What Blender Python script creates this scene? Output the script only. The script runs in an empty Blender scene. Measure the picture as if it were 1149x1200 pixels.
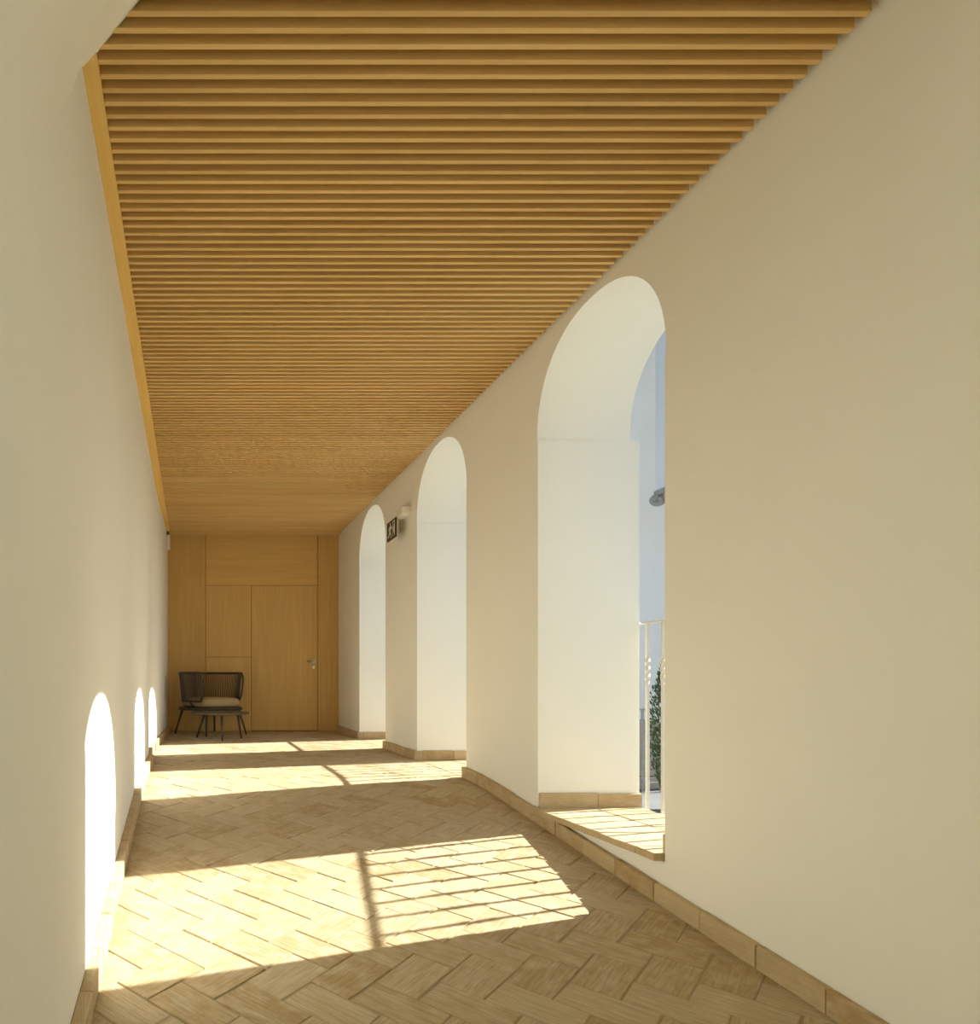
import bpy, bmesh, math, random
from mathutils import Vector, Matrix

# ------------------------------------------------------------------ camera, sky, sun, exposure
S = bpy.context.scene
C = S.collection
FPX, W, H = 850.0, 1149.0, 1200.0          # focal length in pixels of the 1149 x 1200 frame
VPX, HOR = 225.0, 795.0                    # vanishing point of the corridor
EYE = 0.794                                # lens height above the level part of the floor
cam_d = bpy.data.cameras.new('camera')
cam = bpy.data.objects.new('camera', cam_d); C.objects.link(cam)
cam_d.sensor_fit = 'HORIZONTAL'; cam_d.sensor_width = 36.0
cam_d.lens = 36.0 * FPX / W
cam_d.shift_x = (W / 2 - VPX) / W
cam_d.shift_y = (HOR - H / 2) / W
cam_d.clip_start = 0.05
cam.location = (0, 0, EYE); cam.rotation_euler = (math.pi / 2, 0, 0)
S.camera = cam

SUN = Vector((1.0, 0.29, 0.685)).normalized()     # towards the sun
world = bpy.data.worlds.new('sky'); S.world = world; world.use_nodes = True
wn = world.node_tree.nodes; wl = world.node_tree.links
bg = wn['Background']
sky = wn.new('ShaderNodeTexSky'); sky.sky_type = 'NISHITA'; sky.sun_disc = False
sky.sun_elevation = math.asin(SUN.z); sky.sun_rotation = math.atan2(SUN.x, SUN.y)
sky.air_density = 1.0; sky.dust_density = 1.5; sky.ozone_density = 1.0
wl.new(sky.outputs[0], bg.inputs[0]); bg.inputs[1].default_value = 0.10
sd = bpy.data.lights.new('sun', 'SUN'); sun = bpy.data.objects.new('sun', sd); C.objects.link(sun)
sd.energy = 8.0; sd.angle = math.radians(0.6); sd.color = (1.0, 0.985, 0.90)
sun.rotation_euler = SUN.to_track_quat('Z', 'Y').to_euler(); sun.location = (12, 4, 9)
vs = S.view_settings
vs.view_transform = 'Standard'; vs.look = 'None'; vs.gamma = 1.0; vs.use_curve_mapping = False
vs.exposure = 0.80
try:
    S.cycles.max_bounces = 16; S.cycles.diffuse_bounces = 14
    S.cycles.sample_clamp_indirect = 8.0
except Exception:
    pass

rng = random.Random(11)

# ------------------------------------------------------------------ materials
def new_mat(name):
    m = bpy.data.materials.new(name); m.use_nodes = True
    nt = m.node_tree; b = nt.nodes['Principled BSDF']
    return m, nt, b
def N(nt, kind, **kw):
    n = nt.nodes.new(kind)
    for k, v in kw.items():
        setattr(n, k, v)
    return n
def mixrgb(nt, fac, a, b, blend='MIX'):
    n = N(nt, 'ShaderNodeMix', data_type='RGBA', blend_type=blend)
    for sock, v in ((0, fac), (6, a), (7, b)):
        if hasattr(v, 'is_linked') or hasattr(v, 'links'):
            nt.links.new(v, n.inputs[sock])
        elif isinstance(v, (int, float)):
            n.inputs[sock].default_value = v
        else:
            n.inputs[sock].default_value = (*v, 1)
    return n.outputs[2]
def noise(nt, vec, scale, detail=4, rough=.55):
    n = N(nt, 'ShaderNodeTexNoise'); n.inputs['Scale'].default_value = scale
    n.inputs['Detail'].default_value = detail; n.inputs['Roughness'].default_value = rough
    if vec is not None: nt.links.new(vec, n.inputs['Vector'])
    return n.outputs[0]
def ramp(nt, fac, lo, hi):
    n = N(nt, 'ShaderNodeMapRange'); n.inputs[1].default_value = lo; n.inputs[2].default_value = hi
    nt.links.new(fac, n.inputs[0]); return n.outputs[0]
def mapping(nt, vec, scale):
    n = N(nt, 'ShaderNodeMapping'); n.inputs['Scale'].default_value = scale
    nt.links.new(vec, n.inputs['Vector']); return n.outputs[0]
def bump(nt, b, height, strength, dist):
    n = N(nt, 'ShaderNodeBump'); n.inputs['Strength'].default_value = strength
    n.inputs['Distance'].default_value = dist
    nt.links.new(height, n.inputs['Height']); nt.links.new(n.outputs[0], b.inputs['Normal'])

def mat_plaster(name, c1, c2):
    m, nt, b = new_mat(name)
    g = N(nt, 'ShaderNodeNewGeometry').outputs['Position']
    f = ramp(nt, noise(nt, g, 0.9, 5), .3, .7)
    nt.links.new(mixrgb(nt, f, c1, c2), b.inputs['Base Color'])
    b.inputs['Roughness'].default_value = .92; b.inputs['Specular IOR Level'].default_value = .15
    bump(nt, b, noise(nt, g, 5.5, 6, .6), .35, .012)
    return m
def mat_brick(name, base, dark, pale, streak=1.0):
    m, nt, b = new_mat(name)
    uv = N(nt, 'ShaderNodeUVMap', uv_map='grain').outputs[0]
    tint = N(nt, 'ShaderNodeAttribute', attribute_name='tint').outputs['Fac']
    grain = noise(nt, mapping(nt, uv, (6, 95, 1)), 1.0, 5, .65)
    blotch = noise(nt, mapping(nt, uv, (11, 13, 1)), 1.0, 4, .6)
    col = mixrgb(nt, tint, dark, base)
    col = mixrgb(nt, ramp(nt, blotch, .42, .75), col, pale)
    gr = ramp(nt, grain, .30, .62)
    s = N(nt, 'ShaderNodeMath', operation='MULTIPLY_ADD'); nt.links.new(gr, s.inputs[0])
    s.inputs[1].default_value = .30 * streak; s.inputs[2].default_value = 1 - .30 * streak
    hs = N(nt, 'ShaderNodeHueSaturation'); nt.links.new(col, hs.inputs['Color']); nt.links.new(s.outputs[0], hs.inputs['Value'])
    nt.links.new(hs.outputs[0], b.inputs['Base Color'])
    b.inputs['Roughness'].default_value = .78; b.inputs['Specular IOR Level'].default_value = .25
    a = N(nt, 'ShaderNodeMath', operation='ADD'); nt.links.new(grain, a.inputs[0]); nt.links.new(blotch, a.inputs[1])
    bump(nt, b, a.outputs[0], .65, .009)
    return m
def mat_wood(name, c1, c2, axis, rough=.55, sc=1.0):
    m, nt, b = new_mat(name)
    tc = N(nt, 'ShaderNodeTexCoord').outputs['Object']
    oi = N(nt, 'ShaderNodeObjectInfo').outputs['Random']
    off = N(nt, 'ShaderNodeVectorMath', operation='ADD'); nt.links.new(tc, off.inputs[0])
    cx = N(nt, 'ShaderNodeCombineXYZ')
    mu = N(nt, 'ShaderNodeMath', operation='MULTIPLY'); nt.links.new(oi, mu.inputs[0]); mu.inputs[1].default_value = 37.0
    for i in range(3): nt.links.new(mu.outputs[0], cx.inputs[i])
    nt.links.new(cx.outputs[0], off.inputs[1])
    s = [28 * sc, 28 * sc, 28 * sc]; s[axis] = 1.3 * sc
    g1 = noise(nt, mapping(nt, off.outputs[0], tuple(s)), 1.0, 6, .6)
    s2 = [6 * sc, 6 * sc, 6 * sc]; s2[axis] = .5 * sc
    g2 = noise(nt, mapping(nt, off.outputs[0], tuple(s2)), 1.0, 3, .5)
    col = mixrgb(nt, ramp(nt, g1, .3, .7), c1, c2)
    hs = N(nt, 'ShaderNodeHueSaturation'); nt.links.new(col, hs.inputs['Color'])
    v = N(nt, 'ShaderNodeMath', operation='ADD'); nt.links.new(ramp(nt, oi, -4.2, 4.2), v.inputs[0]); nt.links.new(ramp(nt, g2, -1.5, 2.5), v.inputs[1])
    nt.links.new(v.outputs[0], hs.inputs['Value'])
    nt.links.new(hs.outputs[0], b.inputs['Base Color'])
    b.inputs['Roughness'].default_value = rough; b.inputs['Specular IOR Level'].default_value = .3
    bump(nt, b, g1, .15, .002)
    return m
def mat_plain(name, c, rough=.6, metal=0.0, var=.12, scale=14):
    m, nt, b = new_mat(name)
    g = N(nt, 'ShaderNodeTexCoord').outputs['Object']
    f = noise(nt, g, scale, 3)
    lo = tuple(x * (1 - var) for x in c); hi = tuple(min(1, x * (1 + var)) for x in c)
    nt.links.new(mixrgb(nt, f, lo, hi), b.inputs['Base Color'])
    b.inputs['Roughness'].default_value = rough; b.inputs['Metallic'].default_value = metal
    return m

M = {}
M['plaster'] = mat_plaster('white_lime_plaster', (.85, .86, .81), (.88, .89, .84))
M['plaster_out'] = mat_plaster('white_courtyard_plaster', (.86, .86, .85), (.90, .90, .89))
M['brick'] = mat_brick('ochre_clay_brick', (.575, .46, .285), (.46, .325, .155), (.62, .515, .35), 1.1)
M['tile'] = mat_brick('pale_clay_tile', (.58, .455, .27), (.48, .345, .17), (.62, .50, .32), .5)
M['mortar'] = mat_plain('sandy_mortar', (.38, .30, .17), .95, 0, .15, 40)
M['slat'] = mat_wood('oak_slat', (.61, .40, .15), (.71, .50, .215), 0)
M['lining'] = mat_wood('oak_lining', (.70, .47, .14), (.76, .53, .18), 1)
M['panel_v'] = mat_wood('oak_veneer_upright', (.52, .335, .11), (.60, .40, .145), 2)
M['panel_h'] = mat_wood('oak_veneer_level', (.56, .365, .115), (.63, .42, .15), 0)
M['panel_gap'] = mat_plain('brown_panel_joint', (.20, .115, .035), .8)
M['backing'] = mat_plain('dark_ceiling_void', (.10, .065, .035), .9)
M['paint'] = mat_plain('cream_painted_iron', (.72, .70, .62), .5)
M['rope'] = mat_plain('dark_brown_rope', (.085, .065, .043), .85, 0, .3, 60)
M['frame'] = mat_plain('dark_brown_metal', (.06, .043, .028), .45)
M['cushion'] = mat_plain('sand_cushion_fabric', (.45, .35, .185), .95, 0, .08, 30)
M['table'] = mat_plain('grey_brown_table', (.085, .068, .048), .5)
M['white_plastic'] = mat_plain('white_plastic', (.78, .76, .72), .4, 0, .03)
M['black'] = mat_plain('black_sign_face', (.02, .017, .012), .5)
M['pict'] = mat_plain('white_sign_print', (.75, .73, .66), .6, 0, .03)
M['steel'] = mat_plain('brushed_steel', (.55, .52, .46), .35, 1.0, .05)
M['stone'] = mat_plain('grey_carved_stone', (.36, .35, .31), .9, 0, .25, 6)
M['paving'] = mat_plain('darkened_courtyard_paving', (.14, .15, .15), .9, 0, .12, 2)  # shade put into the colour: darkened so less light bounces onto the jambs
M['garden_wall'] = mat_plain('beige_garden_block', (.42, .38, .31), .9, 0, .2, 5)
M['leaf'] = mat_plain('cypress_leaf', (.055, .085, .03), .7, 0, .45, 9)
M['bark'] = mat_plain('brown_bark', (.10, .07, .04), .9)
M['far_iron'] = mat_plain('grey_painted_iron', (.38, .38, .35), .6)

# ------------------------------------------------------------------ helpers
def link(name, me, mat=None, parent=None):
    o = bpy.data.objects.new(name, me); C.objects.link(o)
    if mat is not None and me is not None and not me.materials: me.materials.append(mat)
    if parent is not None: o.parent = parent
    return o
def obj(name, bm, mat, parent=None, smooth=False):
    me = bpy.data.meshes.new(name); bm.to_mesh(me); bm.free()
    if smooth:
        for p in me.polygons: p.use_smooth = True
    return link(name, me, mat, parent)
def structure(o): o['kind'] = 'structure'; return o
def thing(name, label, cat, loc=(0, 0, 0), rz=0, group=None):
    o = link(name, None); o.location = loc; o.rotation_euler = (0, 0, rz)
    return tag(o, label, cat, group)
def tag(o, label, cat, group=None):
    o['label'] = label; o['category'] = cat
    if group: o['group'] = group
    return o
def dup(root, loc, label=None):
    r = root.copy(); C.objects.link(r); r.location = loc
    if label: r['label'] = label
    for ch in list(root.children):
        c = ch.copy(); C.objects.link(c); c.parent = r
        for g in ch.children:
            d = g.copy(); C.objects.link(d); d.parent = c
    return r
def box(bm, x0, x1, y0, y1, z0, z1, bev=0.0):
    r = bmesh.ops.create_cube(bm, size=1.0)
    vs_ = r['verts']
    for v in vs_:
        v.co = Vector((x0 + (v.co.x + .5) * (x1 - x0), y0 + (v.co.y + .5) * (y1 - y0), z0 + (v.co.z + .5) * (z1 - z0)))
    if bev > 0:
        es = list({e for v in vs_ for e in v.link_edges})
        bmesh.ops.bevel(bm, geom=es, offset=bev, segments=1, affect='EDGES', clamp_overlap=True)
    return bm
def boxo(name, x0, x1, y0, y1, z0, z1, mat, parent=None, bev=0.0):
    return obj(name, box(bmesh.new(), x0, x1, y0, y1, z0, z1, bev), mat, parent)
def tube(bm, pts, r, seg=8, closed=False, taper=None):
    pts = [Vector(p) for p in pts]; n = len(pts); rings = []
    prev = None
    for i, p in enumerate(pts):
        if closed: t = pts[(i + 1) % n] - pts[i - 1]
        else: t = pts[min(i + 1, n - 1)] - pts[max(i - 1, 0)]
        t.normalize()
        if prev is None:
            a = Vector((0, 0, 1)) if abs(t.z) < .9 else Vector((1, 0, 0))
            u = t.cross(a).normalized()
        else:
            u = (prev - t * prev.dot(t)).normalized()
        prev = u; w = t.cross(u)
        rr = r if taper is None else r + (taper - r) * i / (n - 1)
        rings.append([bm.verts.new(p + (u * math.cos(2 * math.pi * k / seg) + w * math.sin(2 * math.pi * k / seg)) * rr) for k in range(seg)])
    for i in range(n if closed else n - 1):
        A, B = rings[i], rings[(i + 1) % n]
        for k in range(seg): bm.faces.new((A[k], A[(k + 1) % seg], B[(k + 1) % seg], B[k]))
    if not closed:
        bm.faces.new(rings[0][::-1]); bm.faces.new(rings[-1])
    return bm
def lathe(bm, prof, seg=20, sq=None):
    rings = []
    for r, z in prof:
        rings.append([bm.verts.new((r * math.cos(2 * math.pi * k / seg), r * math.sin(2 * math.pi * k / seg), z)) for k in range(seg)])
    for A, B in zip(rings, rings[1:]):
        for k in range(seg): bm.faces.new((A[k], A[(k + 1) % seg], B[(k + 1) % seg], B[k]))
    bm.faces.new(rings[0][::-1]); bm.faces.new(rings[-1])
    return bm
def interp(tab, t):
    if t <= tab[0][0]: return tab[0][1]
    for (a, va), (b, vb) in zip(tab, tab[1:]):
        if t <= b: return va + (vb - va) * (t - a) / (b - a)
    return tab[-1][1]

# ------------------------------------------------------------------ the corridor's dimensions
XR = 2.20                                  # inner face of the right (arcade) wall
YE = 10.88                                 # end wall
YB = -6.0                                  # wall behind the camera
ZC = EYE + 2.14                            # underside of the slats
SLOPE, YRAMP = 0.115, 5.60                 # the floor ramps down towards the camera from here
def floor_z(y):
    d = YRAMP - y
    if d <= -.35: return 0.0
    if d >= .35: return -SLOPE * d if y > -.5 else -SLOPE * (YRAMP + .5)
    return -SLOPE * (d + .35) ** 2 / 1.4
LEFT = [(-6.0, -.380), (2.6, -.384), (5.0, -.398), (8.2, -.408), (9.2, -.395), (10.88, -.357)]
RECESS = [(6.75, -.445), (7.9, -.442), (9.0, -.406), (10.88, -.359)]
YREC, ZREC = 6.75, 2.09                    # where the shallow recess begins, and its head
def left_x(y, low=False): return interp(RECESS, y) if low and y > YREC else interp(LEFT, y)
ARCHES = [(3.372, 4.610), (5.812, 7.083), (8.238, 9.517)]
ADDED_ARCHES = [(-4.04, -2.79), (-1.58, -.33)]   # unseen openings added behind the camera to raise the indirect light
ZSP, ZAP = 2.305, 2.893                    # springing and crown
XO, XO2 = 2.79, 2.845                      # outer face above and below the springing
ZSILL = -.06

# ------------------------------------------------------------------ floor of herringbone bricks
BW, BL = 0.170, 0.300                      # brick module, width and length
HB_O = (1.161, 2.697)                      # a corner of the pattern in plan
def clip(poly, ax, lim, keep_greater):
    out = []
    for i in range(len(poly)):
        p, q = poly[i], poly[(i + 1) % len(poly)]
        ip = (p[ax] >= lim) if keep_greater else (p[ax] <= lim)
        iq = (q[ax] >= lim) if keep_greater else (q[ax] <= lim)
        if ip: out.append(p)
        if ip != iq:
            t = (lim - p[ax]) / (q[ax] - p[ax])
            out.append(tuple(p[k] + t * (q[k] - p[k]) for k in range(2)))
    return out
def area(poly):
    return abs(sum(p[0] * q[1] - p[1] * q[0] for p, q in zip(poly, poly[1:] + poly[:1]))) / 2

def brick_piece(bm, poly, ax_dir, center, tint, base_z, top, tilt, uvl, tl, depth=.016, chamfer=.0030, follow=True):
    """a prism over poly whose top has a chamfered rim; grain uv runs along ax_dir"""
    n = len(poly)
    cx, cy = sum(p[0] for p in poly) / n, sum(p[1] for p in poly) / n
    def z_at(x, y): return (floor_z(y) if follow else 0) + base_z
    def inset(p, d):
        v = Vector((cx - p[0], cy - p[1])); L = v.length
        if L < 1e-6: return p
        v *= min(d * 1.4, L * .4) / L
        return (p[0] + v.x, p[1] + v.y)
    lo = [bm.verts.new((p[0], p[1], z_at(*p) - depth)) for p in poly]
    mid = [bm.verts.new((p[0], p[1], z_at(*p) + top - chamfer)) for p in poly]
    hi = []
    for p in poly:
        q = inset(p, chamfer)
        hi.append(bm.verts.new((q[0], q[1], z_at(*q) + top + tilt[0] * (q[0] - cx) + tilt[1] * (q[1] - cy))))
    faces = []
    for k in range(n):
        faces.append(bm.faces.new((lo[k], lo[(k + 1) % n], mid[(k + 1) % n], mid[k])))
        faces.append(bm.faces.new((mid[k], mid[(k + 1) % n], hi[(k + 1) % n], hi[k])))
    faces.append(bm.faces.new(hi))
    off = tint[1]
    for f in faces:
        for l in f.loops:
            x, y = l.vert.co.x - center[0], l.vert.co.y - center[1]
            l[uvl].uv = (x * ax_dir[0] + y * ax_dir[1] + off * 3.7, -x * ax_dir[1] + y * ax_dir[0] + off * 5.1)
            l[tl] = tint[0]
def new_brick_bm():
    bm = bmesh.new(); uvl = bm.loops.layers.uv.new('grain'); tl = bm.loops.layers.float.new('tint')
    return bm, uvl, tl

bm = bmesh.new()                           # mortar bed under the bricks
ys = [YB, -.5] + [(.5 * k) for k in range(0, 10)] + [5.0, 5.27, 5.36, 5.45, 5.54, 5.62, 5.71, 5.8, 5.89, 5.97, 6.5, 8, YE + .1]
ys = sorted(set(ys)); rows = []
for y in ys:
    z = floor_z(y) - .0045
    rows.append([bm.verts.new((-.5, y, z)), bm.verts.new((XR + .01, y, z)), bm.verts.new((XR + .01, y, z - .12)), bm.verts.new((-.5, y, z - .12))])
for A, B in zip(rows, rows[1:]):
    for k in range(4): bm.faces.new((A[k], A[(k + 1) % 4], B[(k + 1) % 4], B[k]))
bm.faces.new(rows[0]); bm.faces.new(rows[-1][::-1])
bmesh.ops.recalc_face_normals(bm, faces=bm.faces)
floor = structure(obj('floor', bm, M['mortar']))

GAP = .0032
bricks = []
R2 = math.sqrt(.5)
EA, EB = (R2, R2), (R2, -R2)               # the two brick directions in plan (x, y)
for j in range(-60, 60):
    for k in range(-40, 40):
        for vert in (0, 1):
            oa, ob = j * BW + k * BL, j * BW - k * BL
            if vert: a0, b0, a1, b1 = oa - BW, ob, oa, ob + BL
            else: a0, b0, a1, b1 = oa, ob, oa + BL, ob + BW
            ca, cb = (a0 + a1) / 2, (b0 + b1) / 2
            cx, cy = ca * EA[0] + cb * EB[0] + HB_O[0], ca * EA[1] + cb * EB[1] + HB_O[1]
            if not (-.8 < cx < 2.6 and .9 < cy < YE + .3): continue
            jit = lambda: rng.uniform(-.0038, .0038)
            quad = []
            for (aa, bb) in ((a0, b0), (a1, b0), (a1, b1), (a0, b1)):
                pa = aa + (GAP if aa == a0 else -GAP) + jit()
                pb = bb + (GAP if bb == b0 else -GAP) + jit()
                quad.append((pa * EA[0] + pb * EB[0] + HB_O[0], pa * EA[1] + pb * EB[1] + HB_O[1]))
            quad = quad[::-1]              # EA x EB is clockwise in plan
            lim = left_x(cy, True) + .012
            poly = clip(clip(quad, 0, lim, True), 0, XR - .012, False)
            if len(poly) >= 3: poly = clip(clip(poly, 1, 1.0, True), 1, YE - .004, False)
            if len(poly) < 3 or area(poly) < .0009: continue
            d = EB if vert else EA
            bricks.append((cy, cx, poly, d))
bricks.sort(key=lambda t: t[0])
def in_frame(x, y):
    px = VPX + FPX * x / y; py = HOR + FPX * (EYE - floor_z(y)) / y
    return 60 < px < 1180 and py < 1240
single, rest = [], []
for b in bricks:
    (single if in_frame(b[1], b[0]) and len(single) < 300 else rest).append(b)
def brick_params():
    return ((min(1, max(0, rng.gauss(.62, .30))), rng.random() * 20), rng.uniform(-.0012, .0014), (rng.gauss(0, .006), rng.gauss(0, .006)))
for cy, cx, poly, d in single:
    bm, uvl, tl = new_brick_bm()
    tint, top, tilt = brick_params()
    brick_piece(bm, poly, d, (cx, cy), tint, 0, top, tilt, uvl, tl)
    obj('brick', bm, M['brick'], floor)
bm, uvl, tl = new_brick_bm()
for cy, cx, poly, d in rest:
    tint, top, tilt = brick_params()
    brick_piece(bm, poly, d, (cx, cy), tint, 0, top, tilt, uvl, tl)
o = obj('brick_paving', bm, M['brick'], floor); o['kind'] = 'stuff'

# ------------------------------------------------------------------ right wall with three arches
def arch_curve(y0, y1, n=28, grow=.010):
    c, r = (y0 + y1) / 2, (y1 - y0) / 2 + grow
    e = 2.22
    pts = []
    for i in range(n + 1):
        t = math.pi * i / n
        cy = -math.copysign(abs(math.cos(t)) ** (2 / e), math.cos(t)); sz = abs(math.sin(t)) ** (2 / e)
        pts.append((c + r * cy, ZSP + (ZAP - ZSP) * sz))
    return pts
ZT, ZBOT = 3.30, -1.0
bm = bmesh.new()
def F(*p): return bm.faces.new([bm.verts.new(q) for q in p])
edges_y = [YB] + [y for a in ADDED_ARCHES + ARCHES for y in a] + [YE + .25]
# piers, inner face / lower outer face / upper outer face
GROW = .010                                # the vault of each arch is a little wider than its jambs
for k in range(0, len(edges_y), 2):
    a, b = edges_y[k], edges_y[k + 1]
    a2, b2 = (a + GROW if k else a), (b - GROW if k < len(edges_y) - 2 else b)
    F((XR, a, ZBOT), (XR, a, ZSP), (XR, a2, ZSP), (XR, b2, ZSP), (XR, b, ZSP), (XR, b, ZBOT))
    F((XR, a2, ZSP), (XR, a2, ZT), (XR, b2, ZT), (XR, b2, ZSP))
    F((XO2, a, ZBOT), (XO2, b, ZBOT), (XO2, b, ZSP), (XO2, a, ZSP))
    F((XO2, a, ZSP), (XO2, b, ZSP), (XO, b, ZSP), (XO, a, ZSP))
    F((XO, a2, ZSP), (XO, b2, ZSP), (XO, b2, ZT), (XO, a2, ZT))
for (a, b) in ADDED_ARCHES + ARCHES:
    F((XR, a, ZBOT), (XR, a, ZSILL), (XR, b, ZSILL), (XR, b, ZBOT))
    F((XO2, a, ZBOT), (XO2, b, ZBOT), (XO2, b, ZSILL), (XO2, a, ZSILL))
    F((XR, a, ZSILL), (XO2, a, ZSILL), (XO2, b, ZSILL), (XR, b, ZSILL))
    for y, s in ((a, 1), (b, -1)):         # jambs
        q = [(XR, y, ZSILL), (XR, y, ZSP), (XO2, y, ZSP), (XO2, y, ZSILL)]
        F(*(q if s > 0 else q[::-1]))
        yo = y - s * GROW
        q = [(XR, y, ZSP), (XR, yo, ZSP), (XO2, yo, ZSP), (XO2, y, ZSP)]
        F(*(q if s > 0 else q[::-1]))
    cv = arch_curve(a, b)
    row = [(bm.verts.new((XR, y, z)), bm.verts.new((XO, y, z))) for y, z in cv]
    for p, q in zip(row, row[1:]):
        f = bm.faces.new((p[0], q[0], q[1], p[1])); f.smooth = True
    for (ya, za), (yb, zb) in zip(cv, cv[1:]):
        F((XR, ya, za), (XR, ya, ZT), (XR, yb, ZT), (XR, yb, zb))
        F((XO, ya, za), (XO, yb, zb), (XO, yb, ZT), (XO, ya, ZT))
F((XR, YB, ZT), (XO, YB, ZT), (XO, YE + .25, ZT), (XR, YE + .25, ZT))
wall_right = structure(obj('wall_right', bm, M['plaster']))

# ------------------------------------------------------------------ left wall with a shallow recess
bm = bmesh.new()
def F(*p): return bm.faces.new([bm.verts.new(q) for q in p])
ZL0 = -1.0
yy = [YB, -3, 0, 2.6, 3.8, 5.0, YREC, 7.9, 8.2, 8.6, 9.0, 9.2, 10.0, YE + .25]
for a, b in zip(yy, yy[1:]):
    za = ZL0 if b <= YREC else ZREC
    F((left_x(a), a, za), (left_x(b), b, za), (left_x(b), b, ZT), (left_x(a), a, ZT))
    if a >= YREC:
        ra, rb = left_x(a + 1e-4, True), left_x(b, True)
        F((ra, a, ZL0), (rb, b, ZL0), (rb, b, ZREC - .7), (ra, a, ZREC - .7))
        F((ra, a, ZREC - .7), (rb, b, ZREC - .7), (left_x(b), b, ZREC), (left_x(a), a, ZREC))   # the recess dies out towards its head
F((left_x(YREC), YREC, ZL0), (left_x(YREC), YREC, ZREC), (-.445, YREC, ZREC - .7), (-.445, YREC, ZL0))
F((-.85, YB, ZL0), (-.85, YB, ZT), (-.85, YE + .25, ZT), (-.85, YE + .25, ZL0))
F((left_x(YB), YB, ZT), (left_x(YE), YE + .25, ZT), (-.85, YE + .25, ZT), (-.85, YB, ZT))
F((left_x(YB), YB, ZL0), (-.85, YB, ZL0), (-.85, YB, ZT), (left_x(YB), YB, ZT))
bmesh.ops.remove_doubles(bm, verts=bm.verts, dist=1e-5)
wall_left = structure(obj('wall_left', bm, M['plaster']))
structure(boxo('wall_back', -.9, 2.9, YB - .25, YB, -1.0, ZT, M['plaster']))

# ------------------------------------------------------------------ slatted ceiling
PITCH, SLW, SLH = .0611, .0215, .058
Y0 = 2.376 * 2.14 / 2.176
bm = bmesh.new()
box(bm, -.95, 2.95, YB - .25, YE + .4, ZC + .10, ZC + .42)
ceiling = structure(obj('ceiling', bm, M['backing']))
boxo('near_soffit', -.38, XR - .002, YB, Y0 - 8 * PITCH, ZC, ZC + .10, M['plaster'], ceiling)
sx0, sx1 = -.325, 2.183
me = None
k = -7
while True:
    y = Y0 + k * PITCH
    if y > YE - .03: break
    if me is None:
        bm = bmesh.new(); box(bm, sx0, sx1, -SLW / 2, SLW / 2, ZC, ZC + SLH, .0012)
        me = bpy.data.meshes.new('slat'); bm.to_mesh(me); bm.free()
    s = link('slat', me, M['slat'], ceiling); s.location = (0, y, 0)
    k += 1
bm = bmesh.new()
ysl = [Y0 - 8 * PITCH, 2.6, 5, 8.2, 9.2, YE - .002]; rr = []
for y in ysl:
    xw = left_x(y) + .001
    rr.append([bm.verts.new(p) for p in ((xw, y, ZC - .002), (sx0 - .001, y, ZC - .002), (sx0 - .001, y, ZC + .09), (xw, y, ZC + .09))])
for A, B in zip(rr, rr[1:]):
    for q in range(4): bm.faces.new((A[q], A[(q + 1) % 4], B[(q + 1) % 4], B[q]))
bm.faces.new(rr[0]); bm.faces.new(rr[-1][::-1])
bmesh.ops.recalc_face_normals(bm, faces=bm.faces)
obj('border_board', bm, M['lining'], ceiling)

# plaster vault that springs from the left wall beside the camera
bm = bmesh.new()
wall_c = [(2.55, ZC + .02), (2.27, 2.60), (1.92, 2.24), (1.55, 1.86), (1.20, 1.50), (.8, 1.1)]
ceil_c = [(-.386, 2.56), (-.155, 2.28), (.06, 2.00), (.20, 1.70), (.42, 1.35), (.66, .95)]
nu, nv = 24, 12
def lerp_tab(tab, t):
    f = t * (len(tab) - 1); i = min(int(f), len(tab) - 2); f -= i
    return tuple(tab[i][q] + (tab[i + 1][q] - tab[i][q]) * f for q in range(2))
grid = []
for i in range(nu + 1):
    t = i / nu
    yw, zw = lerp_tab(wall_c, t); xc, yc = lerp_tab(ceil_c, t)
    A = Vector((left_x(yw) - .002, yw, zw)); Cc = Vector((xc, yc, ZC + .004))
    B = Vector((left_x(yw) + .10 * (Cc.x - A.x), yw + .30 * (yc - yw), zw + .62 * (ZC - zw)))
    row = []
    for j in range(nv + 1):
        s = j / nv
        row.append(bm.verts.new(A * (1 - s) ** 2 + B * 2 * s * (1 - s) + Cc * s * s))
    row.append(bm.verts.new((left_x(yw) - .002, yw, ZC + .03)))
    grid.append(row)
for A, B in zip(grid, grid[1:]):
    for j in range(nv + 1):
        f = bm.faces.new((A[j], A[j + 1], B[j + 1], B[j])); f.smooth = j < nv
bmesh.ops.recalc_face_normals(bm, faces=bm.faces)
structure(obj('trim_1', bm, M['plaster']))

# ------------------------------------------------------------------ end wall of oak panels, with the door
def px2w(px, py, y=YE): return ((px - VPX) * y / FPX, EYE + (HOR - py) * y / FPX)
wall_end = structure(boxo('wall_end', -.46, XR + .02, YE, YE + .25, -.05, ZC + .1, M['panel_gap']))
def panel(name, x0, x1, y0, y1, t, mat, parent):
    a, zt = px2w(x0, y0); b, zb = px2w(x1, y1)
    return boxo(name, a, b, YE - t, YE + .004, max(zb, .004), min(zt, ZC + .085), mat, parent, .002)
panel('panel', 195.2, 240.9, 610, 858, .018, M['panel_v'], wall_end)
panel('panel', 241.4, 371.8, 610, 685.9, .008, M['panel_h'], wall_end)
panel('panel', 241.4, 294.3, 686.3, 769.8, .008, M['panel_v'], wall_end)
panel('panel', 241.4, 294.3, 770.2, 858, .008, M['panel_v'], wall_end)
panel('panel', 372.4, 399.0, 610, 858, .016, M['panel_v'], wall_end)
door = structure(link('door_1', None)); door.location = (0, 0, 0)
panel('door_leaf', 294.8, 371.8, 686.4, 855.9, .010, M['panel_v'], door)
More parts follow.
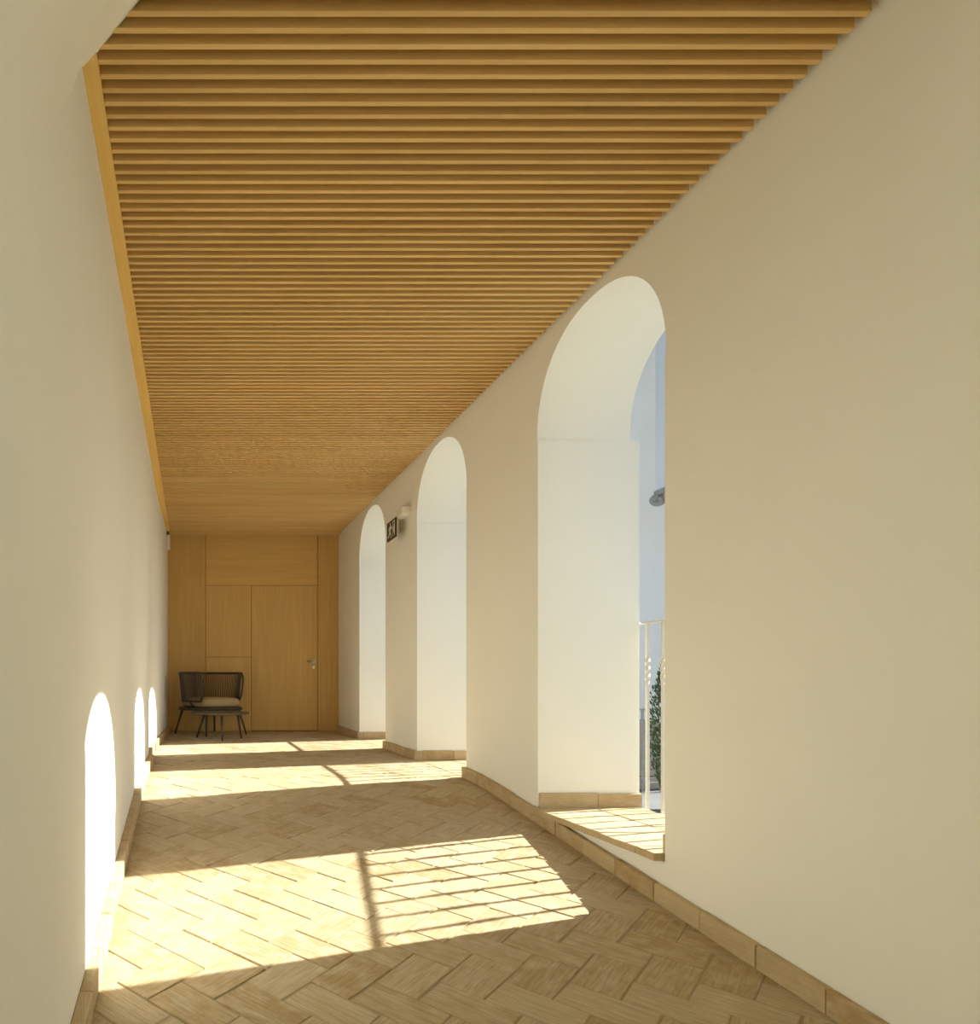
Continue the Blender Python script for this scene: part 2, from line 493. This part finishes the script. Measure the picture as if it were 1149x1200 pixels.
hx, hz = px2w(367.5, 775)
bm = bmesh.new()
tube(bm, [(hx, YE - .008, hz), (hx, YE - .055, hz)], .011, 10)
tube(bm, [(hx + .008, YE - .052, hz), (hx - .10, YE - .052, hz)], .009, 10)
h = obj('handle', bm, M['steel'], door, True)
bm = bmesh.new(); tube(bm, [(hx, YE - .0095, hz), (hx, YE - .018, hz)], .026, 18); obj('rose', bm, M['steel'], h, False)
bm = bmesh.new(); tube(bm, [(hx, YE - .0095, hz - .09), (hx, YE - .016, hz - .09)], .022, 16); obj('lock_rose', bm, M['steel'], door, False)

# ------------------------------------------------------------------ clay tile skirtings
SKH = .088
def skirt_piece(x0, x1, y0, y1, xf, parent, along='y', zf=None, h=SKH):
    """one skirting tile; x0 at the wall, x1 the face; foot follows the floor when zf is None"""
    bm, uvl, tl = new_brick_bm()
    z0 = (lambda y: floor_z(y)) if zf is None else (lambda y: zf)
    hh = h + rng.uniform(-.003, .003); tw = rng.uniform(-.0018, .0018)
    c = .0035
    lo, hi = min(x0, x1), max(x0, x1)
    vs_ = []
    for (x, y) in ((lo, y0), (hi, y0), (hi, y1), (lo, y1)):
        vs_.append((x + tw, y))
    bot = [bm.verts.new((x, y, z0(y) + .0005)) for x, y in vs_]
    mid = [bm.verts.new((x, y, z0(y) + hh - c)) for x, y in vs_]
    cx, cy = (lo + hi) / 2, (y0 + y1) / 2
    top = [bm.verts.new((x + math.copysign(c, cx - x), y + math.copysign(c, cy - y), z0(y) + hh)) for x, y in vs_]
    fs = [bm.faces.new(top), bm.faces.new(bot[::-1])]
    for k in range(4):
        fs.append(bm.faces.new((bot[k], bot[(k + 1) % 4], mid[(k + 1) % 4], mid[k])))
        fs.append(bm.faces.new((mid[k], mid[(k + 1) % 4], top[(k + 1) % 4], top[k])))
    tn, off = min(1, max(0, rng.gauss(.6, .3))), rng.random() * 20
    for f in fs:
        for l in f.loops:
            p = l.vert.co
            l[uvl].uv = ((p.y if along == 'y' else p.x) + off, p.z + p.x * (along == 'y') + off * 2)
            l[tl] = tn
    bmesh.ops.recalc_face_normals(bm, faces=bm.faces)
    return obj('tile', bm, M['tile'], parent)
def strip(name, segs, xfun, tfun, length=.305):
    root = structure(link(name, None))
    for (a, b) in segs:
        bm = bmesh.new(); rows = []
        m_ = max(2, int((b - a) / .25))
        for i in range(m_ + 1):
            y = a + (b - a) * i / m_; yq = min(max(y, a + 1e-3), b - 1e-3)
            xw = xfun(yq); xf = xw + tfun(yq) * .80; z = floor_z(y)
            rows.append([bm.verts.new(p) for p in ((xw, y, z), (xf, y, z), (xf, y, z + SKH - .012), (xw, y, z + SKH - .012))])
        for A, B in zip(rows, rows[1:]):
            for k in range(4): bm.faces.new((A[k], A[(k + 1) % 4], B[(k + 1) % 4], B[k]))
        bm.faces.new(rows[0]); bm.faces.new(rows[-1][::-1])
        bmesh.ops.recalc_face_normals(bm, faces=bm.faces)
        obj('mortar_bed', bm, M['mortar'], root)
        n = max(1, round((b - a) / length)); st = (b - a) / n
        for i in range(n):
            y0, y1 = a + i * st + .0032, a + (i + 1) * st - .0032
            ym = (y0 + y1) / 2
            xw = xfun(ym); skirt_piece(xw, xw + tfun(ym), y0, y1, None, root)
    return root
TR = .030
bb_r = strip('baseboard_right', [(1.25, ARCHES[0][1] + .03), (ARCHES[0][1] + .03, ARCHES[1][0] + .0), (ARCHES[1][1], ARCHES[2][0]), (ARCHES[2][1], YE - .02)], lambda y: XR - .001, lambda y: -TR)
bb_l = strip('baseboard_left', [(1.25, YREC - .002), (YREC + .002, YE - .02)], lambda y: left_x(y, True) + .001, lambda y: .046 if y < YREC else .036)
# returns of the skirting inside the arches
for i, (a, b) in enumerate(ARCHES):
    zf = -.022 if i == 0 else 0.001
    xs = (XR + .002, XR + .37, XO2 + .008) if i == 0 else (XR - TR, XR + .05, XR + .35, XO2 - .002)
    for p, q in zip(xs, xs[1:]):
        skirt_piece(p + .0025, q - .0025, b - .022, b - .0005, None, bb_r, 'x', zf)
        skirt_piece(p + .0015, q - .0015, a + .0005, a + .022, None, bb_r, 'x', zf)

# sills of the arches: two rows of bricks laid across
for i, (a, b) in enumerate(ARCHES):
    zt = -.022 if i == 0 else 0.0
    t = structure(boxo('trim_%d' % (i + 2), XR + .004, XO2 - .003, a + .003, b - .003, ZSILL - .002, zt - .012, M['mortar']))
    x_in = XR - .048 if i == 0 else XR - .011
    for (xa, xb) in ((x_in, 2.535), (2.535, XO2 - .004)):
        n = 8; st = (b - a - .004) / n
        for q in range(n):
            bm, uvl, tl = new_brick_bm()
            y0, y1 = a + .002 + q * st + .0042, a + .002 + (q + 1) * st - .0042
            poly = [(xa + .003 + rng.uniform(-.004, .004), y0), (xb - .003, y0), (xb - .003, y1), (xa + .003 + rng.uniform(-.004, .004), y1)]
            brick_piece(bm, poly, (1, 0), ((xa + xb) / 2, (y0 + y1) / 2), (min(1, max(0, rng.gauss(.7, .25))), rng.random() * 20),
                        zt, rng.uniform(-.001, .001), (rng.gauss(0, .004), rng.gauss(0, .004)), uvl, tl, depth=.034, follow=False)
            obj('sill_brick', bm, M['tile'], t)

# ------------------------------------------------------------------ iron railings outside the arches
ZRB, ZRT, XRAIL = -.30, 1.150, 2.875
def make_railing(a, b, label):
    r = thing('railing', label, 'railing', (XRAIL, (a + b) / 2, ZRB), 0, 'iron railings outside the arches')
    L = b - a + .20
    boxo('handrail', -.024, .024, -L / 2, L / 2, ZRT - ZRB - .010, ZRT - ZRB, M['paint'], r, .002)
    boxo('foot_rail', -.012, .012, -L / 2, L / 2, .06, .072, M['paint'], r, .002)
    n = int(L / .152); off = b - .035 - (a + b) / 2
    bmesh_me = None
    for k in range(-1, n):
        y = off - k * .152
        if y < -L / 2 + .01 or y > L / 2 - .005: continue
        if bmesh_me is None:
            bm = bmesh.new(); hgt = ZRT - ZRB - .011
            zs = [0] + [hgt - .39 + .19 * q / 24 for q in range(25)] + [hgt]
            prev = None
            for z in zs:
                tw = max(0, min(1, (z - (hgt - .39)) / .19)) * math.pi * 2
                fat = 1.35 if .02 < (z - (hgt - .39)) < .17 else 1.0
                ring = []
                for q in range(4):
                    an = tw + math.pi / 4 + q * math.pi / 2
                    ring.append(bm.verts.new((0.0085 * 1.414 * fat * math.cos(an), 0.0085 * 1.414 * fat * math.sin(an), z)))
                if prev:
                    for q in range(4): bm.faces.new((prev[q], prev[(q + 1) % 4], ring[(q + 1) % 4], ring[q]))
                else: bm.faces.new(ring[::-1])
                prev = ring
            bm.faces.new(prev)
            bmesh_me = bpy.data.meshes.new('baluster'); bm.to_mesh(bmesh_me); bm.free()
        o = link('baluster', bmesh_me, M['paint'], r); o.location = (0, y, 0)
    for s in (-1, 1):
        for z in (.066, ZRT - ZRB - .005):
            boxo('wall_lug', XO2 - XRAIL - .002, -.010, s * (L / 2 - .03) - .012, s * (L / 2 - .03) + .012, z - .004, z + .004, M['paint'], r)
    return r
make_railing(*ARCHES[0], 'cream iron railing with twisted balusters outside the arch with the raised brick sill')
make_railing(*ARCHES[1], 'cream iron railing outside the middle arch, beside the emergency sign')
make_railing(*ARCHES[2], 'cream iron railing outside the arch closest to the oak end wall')

# ------------------------------------------------------------------ lounge chair and round table by the end wall
CX, CY = .265, 10.335
FRONT = math.atan2(-.79, .61)              # the way the chair faces
chair = thing('lounge_chair', 'dark rope-backed lounge chair with sand seat cushion beside the oak wall', 'chair', (CX, CY, .002), FRONT)
def arc_pt(an, r, z): return (r * math.cos(an) * .94, r * math.sin(an), z)
A0, A1 = math.radians(57), math.radians(303)      # the back wraps round from arm to arm
RT, RB, ZBT, ZBB = .455, .415, .868, .475
na = 40
top = [arc_pt(A0 + (A1 - A0) * k / na, RT, ZBT) for k in range(na + 1)]
bot = [arc_pt(A0 + (A1 - A0) * k / na, RB, ZBB) for k in range(na + 1)]
def corner(p_top, p_bot, n=7):                      # rounded end joining the top rail and the lower rail
    p_top, p_bot = Vector(p_top), Vector(p_bot); out = []
    tang = Vector((1, 0, 0))
    for q in range(n + 1):
        t = q / n
        bulge = (1 - abs(2 * t - 1) ** 5) * .05
        out.append(p_top.lerp(p_bot, t) + tang * bulge)
    return out
bm = bmesh.new()
loop = [Vector(p) for p in top] + corner(top[-1], bot[-1])[1:-1] + [Vector(p) for p in bot[::-1]] + corner(bot[0], top[0])[1:-1]
tube(bm, loop, .016, 8, closed=True)
bf = obj('back_frame', bm, M['frame'], chair, True)
bm = bmesh.new()
nr = 72
for k in range(nr + 1):
    an = A0 + (A1 - A0) * k / nr
    p = Vector(arc_pt(an, RT, ZBT)); q = Vector(arc_pt(an, RB, ZBB))
    tube(bm, [p, q], .0060, 5)
o = obj('rope_weave', bm, M['rope'], bf); o['kind'] = 'stuff'
# seat frame, cushion and legs
def round_rect(hx, hy, r, n=6):
    pts = []
    for (sx, sy, a) in ((1, 1, 0), (-1, 1, 90), (-1, -1, 180), (1, -1, 270)):
        for q in range(n + 1):
            an = math.radians(a + 90 * q / n)
            pts.append((sx * (hx - r) + r * math.cos(an), sy * (hy - r) + r * math.sin(an)))
    return pts
rim = round_rect(.345, .355, .14)
bm = bmesh.new(); tube(bm, [(x, y, .365) for x, y in rim], .025, 8, closed=True)
box(bm, -.31, .31, -.015, .015, .362, .385); box(bm, -.015, .015, -.32, .32, .362, .385)
obj('seat_frame', bm, M['frame'], chair, False)
bm = bmesh.new()
webs = []
for q in range(-9, 10):
    y = q * .034; hx_ = .32 - max(0, abs(y) - .2) * .7
    box(bm, -hx_, hx_, y - .013, y + .013, .386, .391)
o = obj('seat_webbing', bm, M['rope'], chair); o['kind'] = 'stuff'
bm = bmesh.new()
prof = [(.88, .393), (.97, .405), (1.0, .435), (1.0, .47), (.96, .500), (.85, .516), (.55, .525), (.0, .528)]
outl = round_rect(.325, .325, .13, 8); prev = None
for s, z in prof[:-1]:
    ring = [bm.verts.new((x * s + .01, y * s, z)) for x, y in outl]
    if prev:
        m_ = len(ring)
        for q in range(m_): bm.faces.new((prev[q], prev[(q + 1) % m_], ring[(q + 1) % m_], ring[q]))
    else: bm.faces.new(ring[::-1])
    prev = ring
bm.faces.new(prev)
obj('seat_cushion', bm, M['cushion'], chair, True)
for sx in (1, -1):
    for sy in (1, -1):
        bm = bmesh.new()
        tube(bm, [(sx * .27, sy * .29, .372), (sx * .355, sy * .365, .0)], .018, 8, taper=.012)
        obj('leg', bm, M['frame'], chair, True)
for k in (4, 20, 36):                              # posts that carry the back
    an = A0 + (A1 - A0) * k / na
    bm = bmesh.new()
    tube(bm, [arc_pt(an, RB, ZBB), arc_pt(an, .345, .370)], .016, 8)
    obj('back_post', bm, M['frame'], chair, True)

table = thing('side_table', 'low round dark side table in front of the rope-backed chair', 'table', (.37, 9.50, .002), 0.35)
bm = bmesh.new(); lathe(bm, [(.365, .325), (.380, .330), (.384, .346), (.376, .354), (.10, .355)], 40)
obj('table_top', bm, M['table'], table)
bm = bmesh.new(); tube(bm, [(.24 * math.cos(2 * math.pi * k / 24), .24 * math.sin(2 * math.pi * k / 24), .325) for k in range(24)], .010, 8, closed=True)
obj('under_ring', bm, M['frame'], table, True)
for dx, dy in ((.065 - .37, .22), (.385 - .37, -.33), (.655 - .37, .09)):
    an = math.atan2(dy, dx) - .35; R = math.hypot(dx, dy)
    bm = bmesh.new(); tube(bm, [(.245 * math.cos(an), .245 * math.sin(an), .328), (R * math.cos(an), R * math.sin(an), 0)], .018, 8, taper=.012)
    obj('leg', bm, M['frame'], table, True)

# ------------------------------------------------------------------ emergency sign on the pier, and the small box on the left wall
sign = thing('exit_sign', 'small black emergency exit sign with white running figure on the pier', 'sign', (XR, 7.42, 2.36))
boxo('lamp_housing', -.095, 0.004, -.15, .06, .075, .165, M['white_plastic'], sign, .012)
XS = -.115
pl = boxo('sign_panel', XS, XS + .012, 0.00, .33, -.115, .085, M['black'], sign, .001)
boxo('bracket', XS + .003, -.06, .02, .05, .082, .10, M['white_plastic'], sign)
bm = bmesh.new()
def pic(pts):                                       # flat print on the face that looks into the corridor; u runs away from the camera
    vs_ = [bm.verts.new((XS - .0015, u, v)) for u, v in pts]
    f = bm.faces.new(vs_)
    r = bmesh.ops.extrude_face_region(bm, geom=[f])
    for e in r['geom']:
        if isinstance(e, bmesh.types.BMVert): e.co.x += .0015
pic([(.030, -.095), (.030, .065), (.105, .065), (.105, -.095), (.092, -.095), (.092, .052), (.043, .052), (.043, -.095)])   # door frame
pic([(.050, -.075), (.050, .030), (.078, .000), (.078, -.045)])                                                        # arrow into the door
ring = [(.195 + .017 * math.cos(2 * math.pi * k / 12), .050 + .017 * math.sin(2 * math.pi * k / 12)) for k in range(12)]
pic(ring)                                                                                                              # head
pic([(.160, .030), (.215, .032), (.235, -.020), (.195, -.028), (.150, .010)])                                          # body
pic([(.195, -.025), (.165, -.060), (.165, -.098), (.182, -.098), (.184, -.066), (.222, -.035)])                        # front leg
pic([(.232, -.022), (.262, -.060), (.300, -.068), (.300, -.084), (.252, -.078), (.212, -.035)])                        # rear leg
pic([(.160, .028), (.130, .000), (.140, -.010), (.172, .010)])                                                         # arm
pic([(.215, .030), (.250, .020), (.262, -.012), (.250, -.016), (.240, .008), (.212, .014)])                            # other arm
bmesh.ops.recalc_face_normals(bm, faces=bm.faces)
obj('pictogram', bm, M['pict'], pl)

xb = left_x(10.55)
unit = thing('wall_sensor', 'small white plastic sensor box high on the left wall by the oak panels', 'sensor', (xb, 10.55, 2.66))
boxo('case', -.004, .046, -.05, .05, 0, .215, M['white_plastic'], unit, .012)
boxo('mount', -.004, .036, -.03, .03, .212, .262, M['frame'], unit, .004)

# ------------------------------------------------------------------ the courtyard outside
GZ = -.90
structure(boxo('courtyard_ground', 2.80, 40, -20, 34, GZ - .2, GZ, M['paving']))
bld = thing('courtyard_building', 'white building wing with stone columned loggia in shade across the courtyard', 'building', (3.2, 13.6, GZ))
boxo('wall', 0, 5.9, 0, 1.2, 0, 9.2, M['plaster_out'], bld)
boxo('cornice', -.1, 6.0, -.12, 1.3, 9.2, 9.5, M['plaster_out'], bld)
boxo('plinth', -.02, 5.92, -.04, 0, 0, .5, M['garden_wall'], bld)
bx, by = 7.88 - 3.2, 11.7 - 13.6            # the loggia that stands before the wing
boxo('upper_wall', bx, bx + 1.85, by, by + .62, 4.87, 9.2, M['plaster_out'], bld)
boxo('string_course', bx - .03, bx + 1.88, by - .03, by + .65, 8.6, 8.75, M['plaster_out'], bld)
boxo('shade_roof', bx, bx + 1.85, by + .62, 0, 9.0, 9.2, M['plaster_out'], bld)  # unseen slab added to keep sun off the back of the upper wall
boxo('shade_side', bx + 1.6, bx + 1.85, by + .62, 0, 4.87, 9.0, M['plaster_out'], bld)  # unseen wall added to block sun coming in behind the loggia
for x in (8.12, 9.45):
    bm = bmesh.new(); lathe(bm, [(.16, .31), (.165, 1.6), (.145, 4.40), (.16, 4.42), (.16, 4.45)], 24)
    c = obj('column', bm, M['stone'], bld, True); c.location = (x - 3.2, 12.01 - 13.6, 0)
    bm = bmesh.new(); box(bm, -.27, .27, -.27, .27, 0, .14); lathe(bm, [(.25, .14), (.26, .19), (.22, .24), (.20, .28), (.17, .31)], 20)
    obj('base', bm, M['stone'], c)
    bm = bmesh.new(); lathe(bm, [(.155, 4.44), (.19, 4.52), (.23, 4.60), (.25, 4.70), (.27, 4.78)], 24)
    box(bm, -.29, .29, -.29, .29, 4.78, 4.865, .012)
    for sx in (-1, 1):
        for sy in (-1, 1):
            pts = []
            for q in range(22):
                an = q / 21 * math.pi * 2.6; rr_ = .075 * (1 - q / 28)
                pts.append((sx * (.235 + rr_ * math.sin(an)), sy * (.235 + rr_ * math.sin(an)), 4.70 + rr_ * math.cos(an)))
            tube(bm, pts, .055, 6, taper=.04)
    obj('capital', bm, M['stone'], c)

gw = thing('garden_wall', 'low beige block wall at the far side of the courtyard', 'wall', (4.6, 11.12, GZ))
boxo('block_wall', 0, 3.05, 0, .22, .30, 1.00, M['garden_wall'], gw)
boxo('coping', -.03, 3.08, -.03, .25, 1.00, 1.05, M['garden_wall'], gw)
for k in range(3):
    boxo('footing_course', -.02, 3.07, -.03 - .012 * (2 - k), .22, .002 + k * .1, .094 + k * .1, M['garden_wall'], gw, .006)
fr = thing('courtyard_fence', 'thin grey iron fence in front of the low beige wall', 'fence', (5.0, 10.85, GZ))
for z in (.12, 1.22): boxo('rail', 0, 2.4, -.012, .012, z, z + .022, M['far_iron'], fr)
for k in range(9):
    boxo('bar', k * .28 + .05, k * .28 + .078, -.01, .01, 0, 1.22, M['far_iron'], fr)

cyp = thing('cypress_shrub', 'slender dark green cypress shrub growing beyond the iron railing', 'shrub', (6.22, 9.35, GZ))
bm = bmesh.new(); tube(bm, [(0, 0, 0), (.02, .01, .8), (0, 0, 2.0)], .045, 8, taper=.012); obj('trunk', bm, M['bark'], cyp, True)
bm = bmesh.new(); lr = random.Random(5)
for _ in range(5200):
    z = lr.uniform(.10, 2.30); f = (z - .10) / 2.2
    R = .30 * (math.sin(min(1, f * 1.9 + .18) * math.pi / 2)) * (1 - max(0, f - .55) / .47 * .93) * lr.uniform(.82, 1.12)
    an = lr.uniform(0, 2 * math.pi); rad = R * math.sqrt(lr.random()) ** .6
    c = Vector((rad * math.cos(an), rad * math.sin(an), z))
    d = Vector((math.cos(an) * .5, math.sin(an) * .5, 1.0 + lr.uniform(-.4, .4))).normalized()
    s = Vector((lr.gauss(0, 1), lr.gauss(0, 1), lr.gauss(0, 1))).cross(d)
    if s.length < 1e-4: continue
    s.normalize(); L = lr.uniform(.03, .065); w_ = lr.uniform(.008, .016)
    vv = [bm.verts.new(c - d * L * .5), bm.verts.new(c + s * w_), bm.verts.new(c + d * L * .6), bm.verts.new(c - s * w_)]
    bm.faces.new(vv)
o = obj('foliage', bm, M['leaf'], cyp); o['kind'] = 'stuff'
